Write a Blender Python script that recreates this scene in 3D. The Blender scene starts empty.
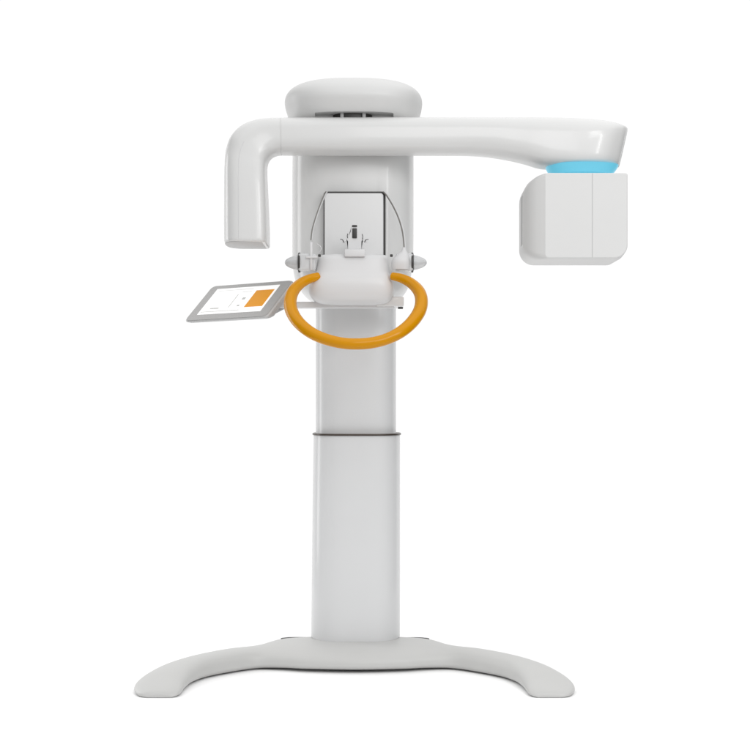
import bpy, bmesh, math
from mathutils import Vector
S = bpy.context.scene
COL = S.collection
# ---------------------------------------------------------------- scale of the shot
MM = 0.0036          # metres per photo pixel at the plane Y = 0
D = 5.0              # camera distance from that plane
H = 0.9435           # camera height
CX = 0.0684          # camera x (machine axis is x = 0)
YH = 400.0           # horizon row of the photo

def X(px, Y):  return CX + (px - 375.0) * MM * (D + Y) / D
def Z(py, Y):  return H + (YH - py) * MM * (D + Y) / D
def L(n, Y):   return n * MM * (D + Y) / D
def P(px, py, Y): return Vector((X(px, Y), Y, Z(py, Y)))
def YG(py):    return H / MM * D / (py - YH) - D      # depth of a floor point seen at row py

# ---------------------------------------------------------------- materials
def mat(name, col, rough=0.4, metal=0.0, coat=0.0, emit=None, estr=0.0, alpha=None, trans=0.0, var=0.015, spec=0.5, ior=1.5, bump=0.0):
    m = bpy.data.materials.new(name); m.use_nodes = True
    nt = m.node_tree; b = nt.nodes['Principled BSDF']
    b.inputs['Roughness'].default_value = rough
    b.inputs['Metallic'].default_value = metal
    b.inputs['Coat Weight'].default_value = coat
    b.inputs['Coat Roughness'].default_value = 0.12
    b.inputs['Specular IOR Level'].default_value = spec
    b.inputs['IOR'].default_value = ior
    b.inputs['Transmission Weight'].default_value = trans
    tc = nt.nodes.new('ShaderNodeTexCoord')
    n = nt.nodes.new('ShaderNodeTexNoise'); n.inputs['Scale'].default_value = 6; n.inputs['Detail'].default_value = 6
    r = nt.nodes.new('ShaderNodeMix'); r.data_type = 'RGBA'
    r.inputs['A'].default_value = (*[c * (1 - var) for c in col], 1)
    r.inputs['B'].default_value = (*[min(1, c * (1 + var)) for c in col], 1)
    nt.links.new(tc.outputs['Object'], n.inputs['Vector'])
    nt.links.new(n.outputs['Fac'], r.inputs['Factor'])
    nt.links.new(r.outputs['Result'], b.inputs['Base Color'])
    if bump:
        n2 = nt.nodes.new('ShaderNodeTexNoise'); n2.inputs['Scale'].default_value = 420; n2.inputs['Detail'].default_value = 2
        bp = nt.nodes.new('ShaderNodeBump'); bp.inputs['Strength'].default_value = bump; bp.inputs['Distance'].default_value = 0.001
        nt.links.new(tc.outputs['Object'], n2.inputs['Vector'])
        nt.links.new(n2.outputs['Fac'], bp.inputs['Height']); nt.links.new(bp.outputs['Normal'], b.inputs['Normal'])
    if emit:
        b.inputs['Emission Color'].default_value = (*emit, 1); b.inputs['Emission Strength'].default_value = estr
    return m

M = dict(
    white=mat('white_plastic', (0.72, 0.72, 0.715), 0.36, coat=0.30, spec=0.4, bump=0.05),
    arm=mat('gloss_white', (0.71, 0.71, 0.705), 0.34, coat=0.35, spec=0.4),
    column=mat('white_enamel', (0.69, 0.695, 0.70), 0.36, coat=0.25, spec=0.4),
    base=mat('matte_grey_white', (0.53, 0.53, 0.52), 0.44, bump=0.08),
    head=mat('warm_white_plastic', (0.69, 0.69, 0.685), 0.42, spec=0.4),
    seam=mat('seam_grey', (0.52, 0.52, 0.52), 0.6),
    dark=mat('dark_rubber', (0.035, 0.033, 0.032), 0.5),
    bronze=mat('dark_bronze_lip', (0.07, 0.055, 0.045), 0.35, metal=0.3),
    mid=mat('grey_plastic', (0.38, 0.38, 0.38), 0.45),
    under_shade=mat('underside_shade_grey', (0.50, 0.50, 0.50), 0.45),
    mirror=mat('silvered_panel', (0.68, 0.68, 0.68), 0.36, metal=0.25),
    amber=mat('amber_gloss', (0.64, 0.27, 0.0), 0.24, coat=0.10, spec=0.18, var=0.02),
    bezel=mat('bezel_grey', (0.40, 0.395, 0.39), 0.4),
    shell=mat('screen_shell', (0.52, 0.52, 0.52), 0.4),
    screen=mat('lit_display', (0.8, 0.8, 0.8), 0.35, emit=(1, 1, 0.985), estr=0.35, var=0.0),
    ui_orange=mat('lit_orange', (0.82, 0.34, 0.01), 0.4, spec=0.2, emit=(1, 0.33, 0.01), estr=0.04, var=0.03),
    ui_grey=mat('display_grey', (0.45, 0.45, 0.43), 0.5, emit=(1, 1, 1), estr=0.12, var=0.0),
    blue=mat('lit_blue', (0.08, 0.25, 0.33), 0.4, emit=(0.14, 0.60, 0.80), estr=0.62, var=0.0),
    clear=mat('clear_plastic', (0.90, 0.91, 0.92), 0.12, trans=0.45, ior=1.35, var=0.0),
    pale=mat('pale_plastic', (0.68, 0.68, 0.685), 0.4),
    steel=mat('steel_wire', (0.25, 0.24, 0.225), 0.3, metal=0.8),
    floor=mat('studio_white', (0.95, 0.95, 0.95), 0.9, var=0.0, spec=0.0),
)

# ---------------------------------------------------------------- mesh helpers
def link(name, bm, m, parent, angle=35, smooth=True, mats=None):
    bmesh.ops.recalc_face_normals(bm, faces=bm.faces)
    me = bpy.data.meshes.new(name); bm.to_mesh(me); bm.free()
    o = bpy.data.objects.new(name, me); COL.objects.link(o)
    for mm in (mats or [m]): me.materials.append(mm)
    if smooth:
        for p in me.polygons: p.use_smooth = True
        me.set_sharp_from_angle(angle=math.radians(angle))
    if parent is not None: o.parent = parent
    return o

def cr(p0, p1, p2, p3, t):
    return 0.5 * ((2 * p1) + (-p0 + p2) * t + (2 * p0 - 5 * p1 + 4 * p2 - p3) * t * t + (-p0 + 3 * p1 - 3 * p2 + p3) * t ** 3)

def dense(rows, k):
    """Catmull-Rom through rows of equal-length number lists (chord-agnostic)."""
    out = []
    n = len(rows)
    for i in range(n - 1):
        a = rows[max(i - 1, 0)]; b = rows[i]; c = rows[i + 1]; d = rows[min(i + 2, n - 1)]
        for j in range(k):
            t = j / k
            out.append([cr(a[q], b[q], c[q], d[q], t) for q in range(len(b))])
    out.append(list(rows[-1]))
    return out

def sgnpow(v, e): return math.copysign(abs(v) ** e, v)

def skin_rings(bm, rings, close=True, cap=True):
    vs = [[bm.verts.new(p) for p in r] for r in rings]
    n = len(rings[0])
    for a, b in zip(vs[:-1], vs[1:]):
        for i in range(n if close else n - 1):
            j = (i + 1) % n
            bm.faces.new((a[i], a[j], b[j], b[i]))
    if cap:
        bm.faces.new(vs[0]); bm.faces.new(vs[-1])
    return vs

def section(O, I, hd, nO, nI, N=64):
    """ring between outer point O and inner point I, half depth hd along Y."""
    c = (O + I) / 2; u = (O - I) / 2
    r = []
    for k in range(N):
        a = 2 * math.pi * k / N
        ca, sa = math.cos(a), math.sin(a)
        n = nO if ca > 0 else nI
        uu = sgnpow(ca, 2 / n); vv = sgnpow(sa, 2 / n)
        r.append(c + u * uu + Vector((0, hd * vv, 0)))
    return r

def rounded_caps(rings, r, steps=5, ends=(True, True)):
    """adds small quarter-round shrinking rings at the ends so that cut ends look moulded"""
    def cap_rings(ring, prev):
        c = sum(ring, Vector()) / len(ring)
        cp = sum(prev, Vector()) / len(prev)
        d = (c - cp).normalized()
        out = []
        for s in range(1, steps + 1):
            a = math.pi / 2 * s / steps
            off = r * math.sin(a); ins = r * (1 - math.cos(a))
            nr = []
            for p in ring:
                v = p - c; l = v.length
                nr.append(c + v * max(0.0, (l - ins) / l) + d * off)
            out.append(nr)
        return out
    res = list(rings)
    if ends[0]: res = list(reversed(cap_rings(rings[0], rings[1]))) + res
    if ends[1]: res = res + cap_rings(rings[-1], rings[-2])
    return res

def rrect(x0, x1, z0, z1, r, k=10):
    """closed rounded rectangle, radii (TL, TR, BR, BL); z up. list of (x, z)"""
    tl, tr, br, bl = r
    out = []
    for cx, cz, rad, a0 in ((x0 + tl, z1 - tl, tl, 180), (x1 - tr, z1 - tr, tr, 90), (x1 - br, z0 + br, br, 0), (x0 + bl, z0 + bl, bl, -90)):
        for i in range(k + 1):
            a = math.radians(a0 - 90 * i / k)
            out.append((cx + rad * math.cos(a), cz + rad * math.sin(a)))
    return out

def tube(pts, rad, N=20, flat=1.0):
    rings = []
    n = len(pts); up = None
    for i, p in enumerate(pts):
        t = (pts[min(i + 1, n - 1)] - pts[max(i - 1, 0)]).normalized()
        if up is None:
            up = Vector((0, 1, 0)) if abs(t.y) < 0.9 else Vector((0, 0, 1))
        up = (up - t * up.dot(t)).normalized()
        s = t.cross(up)
        r = rad[i] if isinstance(rad, (list, tuple)) else rad
        rings.append([p + up * (r * math.cos(2 * math.pi * k / N)) + s * (r * flat * math.sin(2 * math.pi * k / N)) for k in range(N)])
    return rings

def vstack(rows, n=3.0, k=6, N=72, nb=None):
    """rows: z, xc, yc, hx, hy -> vertical loft of superellipses"""
    rings = []
    for z, xc, yc, hx, hy in dense(rows, k):
        r = []
        for q in range(N):
            a = 2 * math.pi * q / N
            e = n if math.sin(a) < 0 else (nb or n)
            r.append(Vector((xc + hx * sgnpow(math.cos(a), 2 / e), yc + hy * sgnpow(math.sin(a), 2 / e), z)))
        rings.append(r)
    return rings

def box(bm, c, s, bev=0.0, seg=3, rot=None):
    res = bmesh.ops.create_cube(bm, size=1)
    vs = res['verts']
    for v in vs: v.co = Vector((v.co.x * s[0], v.co.y * s[1], v.co.z * s[2]))
    if bev:
        es = list({e for v in vs for e in v.link_edges})
        g = bmesh.ops.bevel(bm, geom=es, offset=bev, segments=seg, profile=0.5, affect='EDGES')
        vs = list({v for f in g['faces'] for v in f.verts} | {v for v in vs if v.is_valid})
    for v in vs:
        if rot: v.co = rot @ v.co
        v.co += Vector(c)

# ---------------------------------------------------------------- the machine
root = bpy.data.objects.new('panoramic_xray_machine', None); COL.objects.link(root)
root['label'] = 'tall white dental panoramic x-ray machine with rotating arm, orange handle ring and splayed base'
root['category'] = 'x-ray machine'

# ---- base: one moulded arch, two feet reaching towards the camera
def base_rings():
    left = [  # back (outer) px, Y ; front (inner) px, Y ; height
        (146, -.602, 172, -.602, .010),
        (138.5, -.588, 177, -.592, .020),
        (134.2, -.535, 181, -.566, .031),
        (136.5, -.475, 184, -.515, .043),
        (146, -.405, 188, -.462, .055),
        (163, -.310, 194.5, -.392, .064),
        (190, -.195, 209, -.302, .069),
        (225, -.075, 235, -.214, .071),
        (258, .010, 258, -.160, .0700),
        (280, .130, 284, -.174, .0770),
        (308, .175, 308, -.201, .0795),
        (356, .200, 356, -.219, .0805)]
    cx = 355.0
    right = []
    for b in reversed(left[:-1]):
        f = 219.5 / 219.0
        right.append((cx * 2 - b[0] - 1, b[1], cx * 2 - b[2] - 1, b[3], b[4]))
    rings = []
    N = 56
    for bx, by, fx, fy, h in dense(left + right, 7):
        B = Vector((X(bx, by), by, 0)); F = Vector((X(fx, fy), fy, 0))
        c = (B + F) / 2; u = (B - F) / 2
        r = []
        for k in range(N):
            a = 2 * math.pi * k / N
            ca, sa = math.cos(a), math.sin(a)
            if sa >= 0: uu = sgnpow(ca, 2 / 2.7); zz = h * 0.34 + h * 0.66 * sgnpow(sa, 2 / 2.4)
            else:       uu = sgnpow(ca, 2 / 3.0); zz = h * 0.34 + h * 0.335 * sgnpow(sa, 2 / 2.6)
            p = c + u * uu; p.z = max(zz, 0.0015)
            r.append(p)
        rings.append(r)
    return rings
bm = bmesh.new(); skin_rings(bm, base_rings()); base = link('base', bm, M['base'], root, 50)
bm = bmesh.new()   # thin dark gasket line set into the back of the hub
from mathutils.bvhtree import BVHTree
tree = BVHTree.FromPolygons([v.co for v in base.data.vertices], [tuple(p.vertices) for p in base.data.polygons])
arc = []
for q in range(41):
    a = math.radians(4 + 172 * q / 40)
    x, y = X(355, .05) + .268 * math.cos(a), .050 + .125 * math.sin(a)
    hit = tree.ray_cast(Vector((x, y, .3)), Vector((0, 0, -1)))[0]
    if hit: arc.append(hit)
skin_rings(bm, tube(arc, .0036, 8)); link('rear_gasket', bm, M['dark'], base, 60)

# ---- lower column
def column_rings(rows, n): return vstack(rows, n, 4, 96)
bm = bmesh.new()
yc = .135
zl = Z(435.5, -.03)
hx = (X(400.3, .05) - X(310.5, .05)) / 2; xc = (X(400.3, .05) + X(310.5, .05)) / 2
hx2 = (X(400.3, .05) - X(312.8, .05)) / 2; xc2 = (X(400.3, .05) + X(312.8, .05)) / 2
rg = column_rings([(.080, xc, yc, hx, .175), (.5, (xc+xc2)/2, yc, (hx+hx2)/2, .173), (zl, xc2, yc, hx2, .17)], 3.1)
skin_rings(bm, rg); lower = link('lower_column', bm, M['column'], root, 40)
bm = bmesh.new()
skin_rings(bm, rounded_caps(vstack([(zl + .0005, xc2, yc, hx2 + .004, .176), (zl + .0042, xc2, yc, hx2 + .004, .176)], 3.1, 1, 96), .0015, 2))
link('collar', bm, M['bronze'], lower, 40)

# ---- upper column
bm = bmesh.new()
ux0, ux1 = X(315, .05), X(396.3, .05)
skin_rings(bm, column_rings([(zl - .05, (ux0+ux1)/2, yc, (ux1-ux0)/2, .150), (1.30, (ux0+ux1)/2, yc, (ux1-ux0)/2, .150)], 3.2))
link('upper_column', bm, M['column'], root, 40)

# ---- carriage body that rides on the column
bm = bmesh.new()
rows = []
for py, x0, x1, yf in ((112, 293.5, 413, -.135), (140, 293, 413.5, -.135), (180, 292.5, 413.5, -.135), (220, 292.5, 413.5, -.135), (252, 292.5, 413.3, -.135), (266, 293, 412.3, -.135),
                       (278, 295, 410.5, -.132), (288, 299.5, 407.5, -.125), (296, 306, 401.5, -.11), (300.5, 313, 397, -.09), (302.5, 322, 388, -.06)):
    yy = .08
    a, b = X(x0, .06), X(x1, .06)
    rows.append((Z(py, .02), (a+b)/2, (yf + .30) / 2, (b-a)/2, (.30 - yf) / 2))
rows.reverse()
skin_rings(bm, vstack(rows, 3.0, 5, 96)); carriage = link('carriage_housing', bm, M['white'], root, 50)

# ---- head housing with notch over the pivot
bm = bmesh.new()
rows = []
yfm = -.31
for py, hw, k in ((117.5, 63.6, .78), (112.5, 64.6, .88), (107, 66.2, .965), (101, 68.0, 1), (96, 68.6, .99), (91, 67.2, .955), (86.5, 63.5, .89), (83, 57.5, .81), (80.6, 49, .71), (79.2, 38, .58), (78.4, 24, .40), (78.1, 8, .18)):
    z = Z(py - (0 if py > 100 else .9), -.24 if py > 111 else -.20)
    a = L(hw, -.06); rows.append((z, X(353.6, -.06), -.035, a, .275 * k))
rows[0] = (1.9130, *rows[0][1:])
hr = vstack(rows, 2.7, 5, 96)
skin_rings(bm, hr)
headtmp = link('head_housing', bm, M['head'], root, 50)
cut = bmesh.new(); box(cut, (X(354, -.28), -.305, 1.9105), (L(79, -.26), .20, .031), .003, 2)
cutter = link('cut', cut, M['head'], None)
mod = headtmp.modifiers.new('notch', 'BOOLEAN'); mod.operation = 'DIFFERENCE'; mod.object = cutter; mod.solver = 'EXACT'
bpy.context.view_layer.update()
dg = bpy.context.evaluated_depsgraph_get()
newme = bpy.data.meshes.new_from_object(headtmp.evaluated_get(dg))
headtmp.modifiers.clear(); headtmp.data = newme
for p in newme.polygons: p.use_smooth = True
newme.set_sharp_from_angle(angle=math.radians(30))
bpy.data.objects.remove(cutter)
head = headtmp
AY = -.22      # depth of the rotating arm's axis
bm = bmesh.new()
skin_rings(bm, vstack([(1.905, X(352.5, AY), AY+.02, .068, .05), (1.940, X(352.5, AY), AY+.02, .068, .05)], 2, 1, 48))
pivot = link('pivot', bm, M['dark'], head, 30)
for q in (-1, 1):
    bm = bmesh.new(); box(bm, (X(353 + q * 11, AY - .03), AY - .026, 1.916), (.012, .010, .022), .002, 2)
    link('pivot_rib', bm, M['mid'], pivot, 30)

# ---- detector housing (left) and the rotating arm (right)
def loft_arm(rows, k=6, N=72):
    rings = []
    for ox, oz, ix, iz, hd, nO, nI in dense(rows, k):
        rings.append(section(P(ox, oz, AY), P(ix, iz, AY), hd, nO, nI, N))
    return rings
det = [  # outer, inner, half depth, exponents
    (225.2, 242.2, 268.4, 243.2, .126, 2.9, 7),
    (225.0, 226, 268.3, 228, .123, 2.9, 7),
    (225.0, 205, 267.6, 208, .117, 2.9, 7),
    (225.0, 185, 266.8, 188, .110, 2.9, 6.5),
    (225.2, 168, 266.3, 173, .101, 2.9, 6),
    (226.3, 151, 266.8, 164.5, .092, 2.4, 5),
    (231.5, 137, 269.0, 159.3, .086, 2.5, 4.2),
    (242.0, 126.5, 272.6, 156.3, .081, 2.6, 3.6),
    (256.0, 121, 276.6, 155.0, .077, 2.8, 3.2),
    (269.0, 119.3, 279.0, 154.7, .075, 3, 3),
    (281.0, 119.0, 281.4, 154.6, .074, 3, 3)]
rg = loft_arm(det)
rg = rounded_caps(rg, .008, 5, (True, False)); rg = rounded_caps(rg, .001, 1, (False, True))
bm = bmesh.new(); skin_rings(bm, rg); detector = link('detector_housing', bm, M['arm'], root, 40)
bm = bmesh.new()   # recessed joint between detector and arm
skin_rings(bm, [section(P(q, 119.5, AY), P(q + .3, 154.1, AY), .0732, 3, 3) for q in (280.5, 283)]); link('joint_ring', bm, M['white'], detector, 40)
# slim edge trim along the front-left of the detector
bm = bmesh.new()
front = []
for ox, oz, ix, iz, hd, nO, nI in dense(det[:7], 5):
    O, I = P(ox, oz, AY), P(ix, iz, AY)
    ring = section(O, I, hd, nO, nI, 360)
    tgt = I + (O - I) * 0.60
    best = min((p for p in ring if p.y < AY), key=lambda p: (Vector((p.x - tgt.x, 0, p.z - tgt.z))).length)
    front.append(best + Vector((0, .0003, 0)))
skin_rings(bm, tube(front, .0011, 8)); link('seam_line', bm, M['pale'], detector, 60)
# detector window plate on the underside end
bm = bmesh.new()
zb = Z(243.2, AY) - .0064
arm = [
    (281.7, 119.0, 282.0, 154.6, .074, 3.0, 3.0),
    (300, 118.9, 300, 154.7, .074, 3.0, 3.0),
    (340, 118.7, 340, 154.8, .074, 3.0, 3.0),
    (400, 118.6, 400, 154.8, .074, 3.0, 3.0),
    (440, 118.6, 440, 154.9, .075, 3.0, 2.9),
    (470, 118.6, 468, 155.2, .077, 3.0, 2.7),
    (495, 118.7, 489, 156.8, .081, 3.0, 2.6),
    (520, 118.9, 509, 159.8, .087, 3.0, 2.8),
    (542, 119.2, 526, 163.3, .096, 3.0, 3.2),
    (562, 119.6, 541, 167.0, .100, 3.0, 4.0),
    (580, 120.3, 558, 167.7, .102, 3.0, 5.0),
    (597, 121.6, 578, 167.8, .101, 3.0, 6.0),
    (611, 123.5, 597, 167.8, .090, 3.0, 6.0),
    (620, 125.4, 609, 167.8, .068, 3.0, 5.0),
    (625, 127.0, 615.5, 167.8, .045, 3.0, 4.0),
    (627, 128.2, 618.0, 167.6, .018, 3.0, 3.0)]
c0 = (P(225.2, 242.2, AY) + P(268.4, 243.2, AY)) / 2
hx_ = (X(268.4, AY) - X(225.2, AY)) / 2
rgs = []
for dz, k in ((.004, .93), (-.0086, .93), (-.0094, .91)):
    r = []
    for q in range(64):
        a = 2 * math.pi * q / 64; ca = math.cos(a); e = 7 if ca > 0 else 2.9
        r.append(c0 + Vector((hx_ * (k + .04) * sgnpow(ca, 2 / e), .120 * k * sgnpow(math.sin(a), 2 / e), dz)))
    rgs.append(r)
skin_rings(bm, rgs); link('underside_shade', bm, M['under_shade'], detector, 40)
rg = loft_arm(arm, 7); rg = rounded_caps(rg, .001, 1, (True, False)); rg = rounded_caps(rg, .002, 2, (False, True))
bm = bmesh.new(); skin_rings(bm, rg); rotarm = link('rotating_arm', bm, M['arm'], root, 45)

# glowing ring between arm and tube head
bm = bmesh.new()
bx, hw = X(581.5, AY), L(36.3, AY)
skin_rings(bm, vstack([(Z(175.5, AY), bx - .002, AY, hw * .85, .084), (Z(170, AY), bx, AY, hw * .955, .091), (Z(166.3, AY), bx + .001, AY, hw, .096)], 2.3, 3, 72))
link('light_ring', bm, M['blue'], rotarm, 30)

# ---- tube head
bm = bmesh.new()
YF, YM, YB = -.345, -.285, -.10
def rr_world(x0, x1, y0, y1, r, Y, Yr=None, ins=0):
    Yr = Y if Yr is None else Yr
    return [Vector((a, Y, b)) for a, b in rrect(X(x0, Yr) + ins, X(x1, Yr) - ins, Z(y1, Yr) + ins, Z(y0, Yr) - ins, [max(.0005, L(q, Yr) - ins) for q in r])]
fr = rr_world(544.5, 627.6, 173, 258.0, (4, 2.5, 13, 4), YF)
fr_in = rr_world(544.5, 627.6, 173, 258.0, (4, 2.5, 13, 4), YF - .002, YF, .003)
t0 = YH - (YH - 173) * (D + YF) / (D + YM); b0 = YH - (YH - 258.6) * (D + YF) / (D + YM)
x1m = 375 + (627.9 - 375) * (D + YF) / (D + YM)
md = rr_world(524.3, x1m, t0, b0, (20, 4, 11, 14), YM)
md2 = rr_world(523.2, x1m, t0, b0, (21, 4, 10, 15), YM + .012, YM + .0)
bk = rr_world(524.5, x1m, t0, b0 , (21, 4, 10, 15), YB - .01, YM)
bk2 = rr_world(524.5, x1m, t0, b0, (21, 4, 12, 15), YB, YM, .008)
fc = sum(fr, Vector()) / len(fr)
def bulge(t):
    out = []
    for a, b in zip(fr, md):
        p = a.lerp(b, t); d = Vector((p.x - fc.x, 0, p.z - fc.z)); dd = (Vector((b.x - a.x, 0, b.z - a.z))).length
        out.append(p + (d.normalized() * 1.0 + Vector((0, -1, 0))) * dd * .10 * math.sin(math.pi * min(t, .999)))
    return out
skin_rings(bm, [fr_in, fr, bulge(.30), bulge(.60), bulge(.85), md2, bk, bk2])
tubehead = link('tube_head', bm, M['head'], root, 22)
bm = bmesh.new()
box(bm, (X(592.3, YF), YF - .0015, Z(215.5, YF)), (.0026, .002, L(84, YF)), 0)
link('seam_line', bm, M['seam'], tubehead, 30)
bm = bmesh.new()  # vertical grip groove on the side face
box(bm, (X(523.9, YM), YM + .055, Z(219, YM)), (.004, .055, L(50, YM)), .0018, 2)
link('side_vent', bm, M['mid'], tubehead, 30)

# ---- mirror panel on the carriage front
bm = bmesh.new()
MY = -.155
mw = [Vector((a, MY, b)) for a, b in rrect(X(323.5, MY), X(385.6, MY), Z(258, MY), Z(191.5, MY), [.012, .012, .004, .004])]
mwb = [v + Vector((0, .03, 0)) for v in mw]
skin_rings(bm, [mw, mwb]); frame = link('mirror_frame', bm, M['dark'], root, 30)
bm = bmesh.new()
a0, a1, b0_, b1_ = X(324.6, MY), X(383.4, MY), Z(257, MY), Z(193.3, MY)
mf = [Vector((a, MY - .004, b)) for a, b in rrect(a0, a1, b0_, b1_, [.010, .010, .003, .003])]
mf2 = [Vector((a, MY - .0055, b)) for a, b in rrect(a0 + .0015, a1 - .0015, b0_ + .0015, b1_ - .0015, [.009, .009, .002, .002])]
skin_rings(bm, [[v + Vector((0, .01, 0)) for v in mf], mf, mf2]); link('mirror', bm, M['mirror'], frame, 30)
# bright inner edge strip left of the mirror
# ---- patient support: chin rest block
bm = bmesh.new()
CY = -.235
rows = []
for py, x0, x1, yf, yb in ((304.2, 335, 376, -.245, -.14), (303.0, 322, 385, -.27, -.12), (300, 314.5, 390.5, -.29, -.10), (294, 309.5, 393.5, -.303, -.10), (286, 308.5, 394.0, -.308, -.10), (279, 311, 392.5, -.305, -.10),
                           (272, 315, 389.5, -.296, -.10), (264, 316.8, 388.5, -.288, -.10), (258, 317.4, 388.4, -.282, -.10), (255.0, 318.6, 387.6, -.274, -.104), (254.0, 320.5, 385.5, -.264, -.115)):
    a, b = X(x0, CY), X(x1, CY)
    rows.append((Z(py, -.27), (a+b)/2, (yf+yb)/2, (b-a)/2, (yb-yf)/2))
skin_rings(bm, vstack(rows, 4.2, 5, 96)); chin = link('chin_rest', bm, M['pale'], root, 40)
bm = bmesh.new()   # lip plate of the bite block seat
box(bm, (X(354.8, -.29), -.278, Z(253.2, -.28)), (L(20.5, -.28), .03, L(7.5, -.28)), .003, 3)
seat = link('bite_block_holder', bm, M['pale'], chin, 30)
# bite block and its small bracket
bm = bmesh.new()
BY = -.27
prof = [(348, 250), (348, 241.5), (345.5, 241), (343.6, 243), (342.2, 242.2), (342.8, 240.2), (346.4, 238.6), (348.2, 237), (348.2, 233.6), (350.6, 231.8),
        (351.5, 227), (352.2, 224.6), (357.0, 224.6), (357.8, 227), (358.6, 231.8), (361, 233.6), (361, 237), (363, 238.6), (366.6, 240.2), (367.2, 242.2), (365.8, 243), (363.8, 241), (361.4, 241.5), (361.4, 250)]
r0 = [P(a, b, BY) for a, b in prof]; skin_rings(bm, [r0, [v + Vector((0, .008, 0)) for v in r0]])
bmesh.ops.triangulate(bm, faces=[f for f in bm.faces if len(f.verts) > 4])
brk = link('bite_block', bm, M['pale'], chin, 25)
bm = bmesh.new()
box(bm, P(354.6, 233.3, BY - .001), (L(4.6, BY), .006, L(10, BY)), .002, 2)
box(bm, P(354.6, 226.0, BY - .001), (L(5.0, BY), .006, L(1.9, BY)), .002, 2)
link('bite_slot', bm, M['dark'], chin, 30)
for pts in (((362.2, 234), (362.8, 236.5), (362.6, 239)), ((368.5, 239.4), (366, 239.6), (364.4, 242.4)), ((340.2, 239.2), (342.4, 239.6), (344.2, 242.4)), ((347.8, 233.6), (347.2, 236), (347.6, 238))):
    bm = bmesh.new(); skin_rings(bm, tube([P(a, b, BY - .002) for a, b in pts], .0013, 8))
    link('wire_clip', bm, M['dark'], chin, 60)
bm = bmesh.new()
skin_rings(bm, tube([P(346, 249.3, BY - .016), P(363, 249.2, BY - .016)], .0010, 8)); link('holder_edge', bm, M['mid'], seat, 60)

# ---- side clamps with pointed knobs
def knob(sx):
    pre = lambda px: px if sx < 0 else 2 * 355.8 - px
    KY = -.235
    bm = bmesh.new()     # clear clamp block
    box(bm, P(pre(307.2), 262.8, KY), (L(17.5, KY), .055, L(17, KY)), .006, 3)
    blk = link('side_clamp', bm, M['clear'], root, 30)
    bm = bmesh.new()     # white post and cross bar
    box(bm, P(pre(311.2), 256, KY - .031), (L(2.6, KY), .006, L(28, KY)), .002, 2)
    box(bm, P(pre(311.8), 257.2, KY - .034), (L(11.5, KY), .006, L(2.4, KY)), .002, 2)
    if sx < 0: link('clamp_post', bm, M['pale'], blk, 30)
    else:
        bm.free(); bm = bmesh.new()
        rows = [(Z(270, KY), X(400.5, KY), KY-.02, .030, .022), (Z(262, KY), X(400.8, KY), KY-.02, .032, .024), (Z(256, KY), X(402.5, KY), KY-.02, .022, .018), (Z(252, KY), X(403.8, KY), KY-.02, .010, .010), (Z(248, KY), X(404, KY), KY-.02, .005, .005)]
        skin_rings(bm, vstack(rows, 2.3, 4, 32)); link('clamp_post', bm, M['pale'], blk, 40)
    bm = bmesh.new()     # dark ring
    def ax(px, r): 
        c = P(pre(px), 262.6, KY)
        return [c + Vector((0, r * math.cos(2*math.pi*k/32), r * math.sin(2*math.pi*k/32))) for k in range(32)]
    skin_rings(bm, [ax(300.4, L(8.6, KY)), ax(300.2, L(10.2, KY)), ax(298.4, L(9.9, KY)), ax(298.0, L(8.0, KY))])
    link('clamp_ring', bm, M['dark'], blk, 30)
    bm = bmesh.new()
    skin_rings(bm, [ax(299.9, L(5, KY)), ax(299.7, L(10.0, KY)), ax(299.0, L(10.0, KY)), ax(298.8, L(5, KY))])
    link('ring_flange', bm, M['pale'], blk, 30)
    bm = bmesh.new()     # pointed knob
    prof = [(298.0, 7.6), (295, 7.0), (292, 6.1), (289, 4.9), (286.8, 3.5), (285.4, 2.1), (284.8, .6)]
    skin_rings(bm, [ax(a, L(b, KY)) for a, b in dense(prof, 4)])
    link('knob_tip', bm, M['clear'], blk, 40)
    bm = bmesh.new()     # spindle inside the clear tip
    skin_rings(bm, [ax(a, L(b, KY)) for a, b in ((298, 2.2), (292, 1.7), (288, .9), (287, .3))])
    link('knob_spindle', bm, M['mid'], blk, 40)
    bm = bmesh.new()     # small black latch
    box(bm, P(pre(319.5 if sx < 0 else 320.2), 255.6, KY - .06), (L(2.8, KY), .008, L(2.6, KY)), .002, 2)
    link('latch', bm, M['dark'], blk, 30)
knob(-1); knob(1)

# ---- temple supports: thin sprung wires from the mirror's top corners to the clamps
def smooth(pts, k=8): return [Vector(p) for p in dense([tuple(p) for p in pts], k)]
TL = [P(326, 191.6, -.165), P(323.8, 195.5, -.172), P(319.5, 206, -.185), P(315, 219, -.20), P(312, 230, -.215), P(310.8, 240, -.225)]
TR = [P(383, 191.8, -.165), P(386.6, 195.6, -.172), P(393.5, 207, -.185), P(399.2, 220, -.20), P(402.8, 234, -.215), P(404.2, 249, -.235)]
for pts, r in ((TL, .0019), (TR, .0024)):
    bm = bmesh.new(); s = smooth(pts); skin_rings(bm, tube(s, r, 12)); w = link('temple_support', bm, M['steel'], root, 60)
    bm = bmesh.new(); s2 = [p + Vector((.0035, .004, 0)) for p in s]; skin_rings(bm, tube(s2, r * 1.3, 12)); link('support_sleeve', bm, M['pale'], w, 60)
bm = bmesh.new()
skin_rings(bm, tube(smooth([P(317, 244, -.25), P(320.5, 246.5, -.255), P(321, 250, -.255), P(318, 253, -.25)]), .0016, 10)); link('wire_hook', bm, M['pale'], root, 60)

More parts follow.
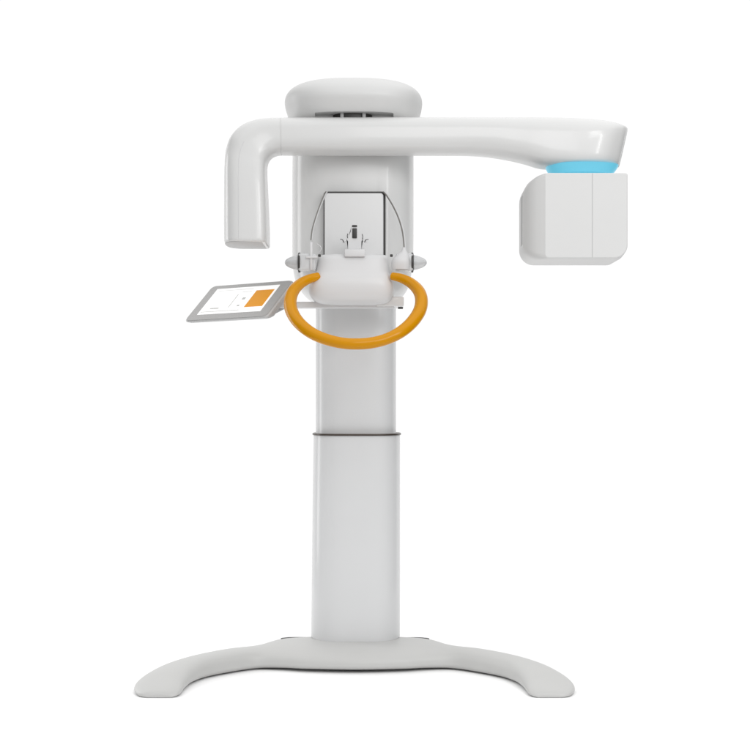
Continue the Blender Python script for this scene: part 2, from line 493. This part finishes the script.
# ---- orange handle ring
hc = [(318, 276.5, -.285), (309, 279.0, -.30), (300, 284.0, -.325), (293.2, 291.5, -.36), (290.3, 301, -.395), (291.8, 311.5, -.43), (298.5, 322.3, -.47), (310, 332.0, -.505), (324, 338.6, -.525),
      (340, 342.7, -.54), (355, 343.9, -.545), (371, 342.9, -.54), (386, 339.2, -.525), (400, 332.4, -.505), (411.5, 322.8, -.47), (419.3, 311.5, -.43), (421.5, 301, -.395), (419, 291.5, -.36), (411.5, 283.5, -.325), (402, 278.5, -.30), (392.5, 276.2, -.285)]
rr = [4.2, 4.6, 5.3, 6.0, 6.4, 6.5, 6.3, 6.0, 5.8, 5.7, 5.7, 5.7, 5.8, 6.1, 6.4, 6.6, 6.5, 6.1, 5.3, 4.6, 3.9]
dn = dense([(*P(a, b, c), L(r, c)) for (a, b, c), r in zip(hc, rr)], 8)
pts = [Vector(d[:3]) for d in dn]; rad = [d[3] for d in dn]
rg = tube(pts, rad, 40)
bm = bmesh.new(); skin_rings(bm, rounded_caps(rg, .004, 4)); handle = link('handle_ring', bm, M['amber'], root, 50)

# ---- screen arm: white bar under the chin rest, with end bracket
bm = bmesh.new()
p0, p1 = P(270, 305.2, -.19), P(394, 305.2, -.19)
box(bm, (p0 + p1) / 2, ((p1 - p0).x, .045, L(6.2, -.19)), .003, 3)
sarm = link('screen_arm', bm, M['pale'], root, 30)
bm = bmesh.new()
box(bm, P(390, 302.6, -.17), (L(27, -.17), .12, L(9.4, -.17)), .004, 3)
link('arm_bracket', bm, M['white'], sarm, 30)
bm = bmesh.new()
box(bm, P(400.5, 308.1, -.17), (L(5, -.17), .03, L(1.4, -.17)), .001, 1)
link('bracket_foot', bm, M['dark'], sarm, 30)

# ---- control screen (real rectangle turned to the left and tipped back)
e1 = Vector((79.5, -52, 1.2)) * MM; 
e2 = Vector((21.0, 36, 35.5)) * MM
e2 = e2 - e1.normalized() * e2.dot(e1.normalized())
nrm = e1.cross(e2).normalized()
if nrm.y > 0: nrm = -nrm
w, h = e1.length, e2.length
ex, ey = e1.normalized(), e2.normalized()
ctr = P(238.6, 300.9, -.19)
def T(u, v, d=0): return ctr + ex * u + ey * v + nrm * d
def srr(x0, x1, y0, y1, r, d): return [T(a, b, d) for a, b in rrect(x0, x1, y0, y1, r)]
hw_, hh_ = w * .53, h * .525
bm = bmesh.new()
R4 = [.018] * 4
skin_rings(bm, [srr(-hw_ + .002, hw_ - .002, -hh_ + .002, hh_ - .002, R4, 0), srr(-hw_, hw_, -hh_, hh_, R4, -.002), srr(-hw_, hw_ + .002, -hh_, hh_, R4, -.004), srr(-hw_ + .006, hw_ + .003, -hh_ + .008, hh_ - .003, R4, -.014), srr(-hw_ + .020, hw_ - .001, -hh_ + .024, hh_ - .012, R4, -.024), srr(-hw_ + .030, hw_ - .010, -hh_ + .034, hh_ - .020, R4, -.027)])
tab = link('control_screen', bm, M['shell'], root, 30)
bm = bmesh.new()
skin_rings(bm, [srr(-hw_ + .003, hw_ - .003, -hh_ + .003, hh_ - .003, R4, .0004), srr(-hw_ + .003, hw_ - .003, -hh_ + .003, hh_ - .003, R4, .0012)])
link('bezel', bm, M['bezel'], tab, 30)
sx0, sx1, sy0, sy1 = -w * .415, w * .40, -h * .36, h * .40
bm = bmesh.new(); skin_rings(bm, [srr(sx0, sx1, sy0, sy1, [.002]*4, .0013), srr(sx0, sx1, sy0, sy1, [.002]*4, .0020)])
link('display', bm, M['screen'], tab, 30)
def ui(name, u0, u1, v0, v1, m, d=.0024):
    bm = bmesh.new()
    W, HH = sx1 - sx0, sy1 - sy0
    skin_rings(bm, [srr(sx0 + u0*W, sx0 + u1*W, sy0 + v0*HH, sy0 + v1*HH, [.0004]*4, .0021), srr(sx0 + u0*W, sx0 + u1*W, sy0 + v0*HH, sy0 + v1*HH, [.0004]*4, d)])
    return link(name, bm, m, tab, 30)
ui('orange_panel', .685, .968, .19, .83, M['ui_orange'])
bmx = [(.425, .437, .22, .72), (.55, .60, .50, .58), (.55, .59, .24, .30), (.03, .64, .085, .105), (.14, .28, .19, .235), (.05, .62, .905, .915), (.47, .62, .80, .81)]
bm = bmesh.new()
W, HH = sx1 - sx0, sy1 - sy0
for u0, u1, v0, v1 in bmx:
    skin_rings(bm, [srr(sx0 + u0*W, sx0 + u1*W, sy0 + v0*HH, sy0 + v1*HH, [.0003]*4, .0021), srr(sx0 + u0*W, sx0 + u1*W, sy0 + v0*HH, sy0 + v1*HH, [.0003]*4, .0024)])
link('menu_lines', bm, M['ui_grey'], tab, 30)
bm = bmesh.new()   # joint between tablet and its arm
a = T(hw_ * .55, -.01, -.03); b = P(285, 305.2, -.17)
skin_rings(bm, tube([a, (a + b) / 2 + Vector((0, .01, -.01)), b], [.016, .014, .011], 20)); link('screen_joint', bm, M['mid'], tab, 50)

# ---------------------------------------------------------------- floor, light, camera
bm = bmesh.new(); bmesh.ops.create_grid(bm, x_segments=1, y_segments=1, size=1.75)
fl = link('floor', bm, M['floor'], None, smooth=False); fl['kind'] = 'structure'
fl.location = (0, .15, 0)

w_ = bpy.data.worlds.new('World'); S.world = w_; w_.use_nodes = True
nt = w_.node_tree; bg = nt.nodes['Background']
tc = nt.nodes.new('ShaderNodeTexCoord'); sp = nt.nodes.new('ShaderNodeSeparateXYZ')
nt.links.new(tc.outputs['Generated'], sp.inputs[0])
# studio: lit white backdrop behind, bright ceiling bank, dark sides, dim camera side
def ramp(out, a, b, c, d):
    m = nt.nodes.new('ShaderNodeMapRange'); m.interpolation_type = 'SMOOTHSTEP'
    for k, v in (('From Min', a), ('From Max', b), ('To Min', c), ('To Max', d)): m.inputs[k].default_value = v
    nt.links.new(out, m.inputs['Value']); return m.outputs[0]
def mx(a, b):
    m = nt.nodes.new('ShaderNodeMath'); m.operation = 'MAXIMUM'; nt.links.new(a, m.inputs[0]); nt.links.new(b, m.inputs[1]); return m.outputs[0]
back = ramp(sp.outputs['Y'], 0.60, 0.72, 0.0, 1.03)
top = ramp(sp.outputs['Z'], 0.40, 0.70, 0.0, 1.27)
ny = nt.nodes.new('ShaderNodeMath'); ny.operation = 'MULTIPLY'; ny.inputs[1].default_value = -1; nt.links.new(sp.outputs['Y'], ny.inputs[0])
front = ramp(ny.outputs[0], 0.1, 0.8, 0.06, 0.60)
nt.links.new(mx(mx(back, top), front), bg.inputs['Strength'])
bg.inputs['Color'].default_value = (1, 1, 1, 1)

def area(name, loc, target, sx, sy, power, col=(1, 1, 1)):
    l = bpy.data.lights.new(name, 'AREA'); l.shape = 'RECTANGLE'; l.size = sx; l.size_y = sy; l.energy = power; l.color = col
    o = bpy.data.objects.new(name, l); COL.objects.link(o); o.location = loc
    o.rotation_euler = (Vector(target) - Vector(loc)).to_track_quat('-Z', 'Y').to_euler()
    return o
area('key_softbox', (2.2, -3.8, 3.0), (0, 0, 1.2), 1.1, 1.1, 28)
area('left_strip', (-2.6, .9, 1.4), (0, 0, 1.2), .8, 2.6, 26)
area('front_softbox', (0.5, -2.9, 2.45), (0, 0, 1.7), 1.1, 1.1, 12)
area('front_strip', (2.0, -2.4, 1.9), (0, 0, 1.5), .14, .8, 6)

cam = bpy.data.cameras.new('Camera'); co = bpy.data.objects.new('Camera', cam); COL.objects.link(co)
co.location = (CX, -D, H); co.rotation_euler = (math.radians(90), 0, 0)
cam.sensor_width = 36; cam.lens = 36 * D / (750 * MM); cam.shift_y = (YH - 375) / 750
cam.clip_end = 500
S.camera = co
S.view_settings.view_transform = 'Standard'; S.view_settings.look = 'None'; S.view_settings.exposure = 0; S.view_settings.gamma = 1
S.cycles.max_bounces = 10
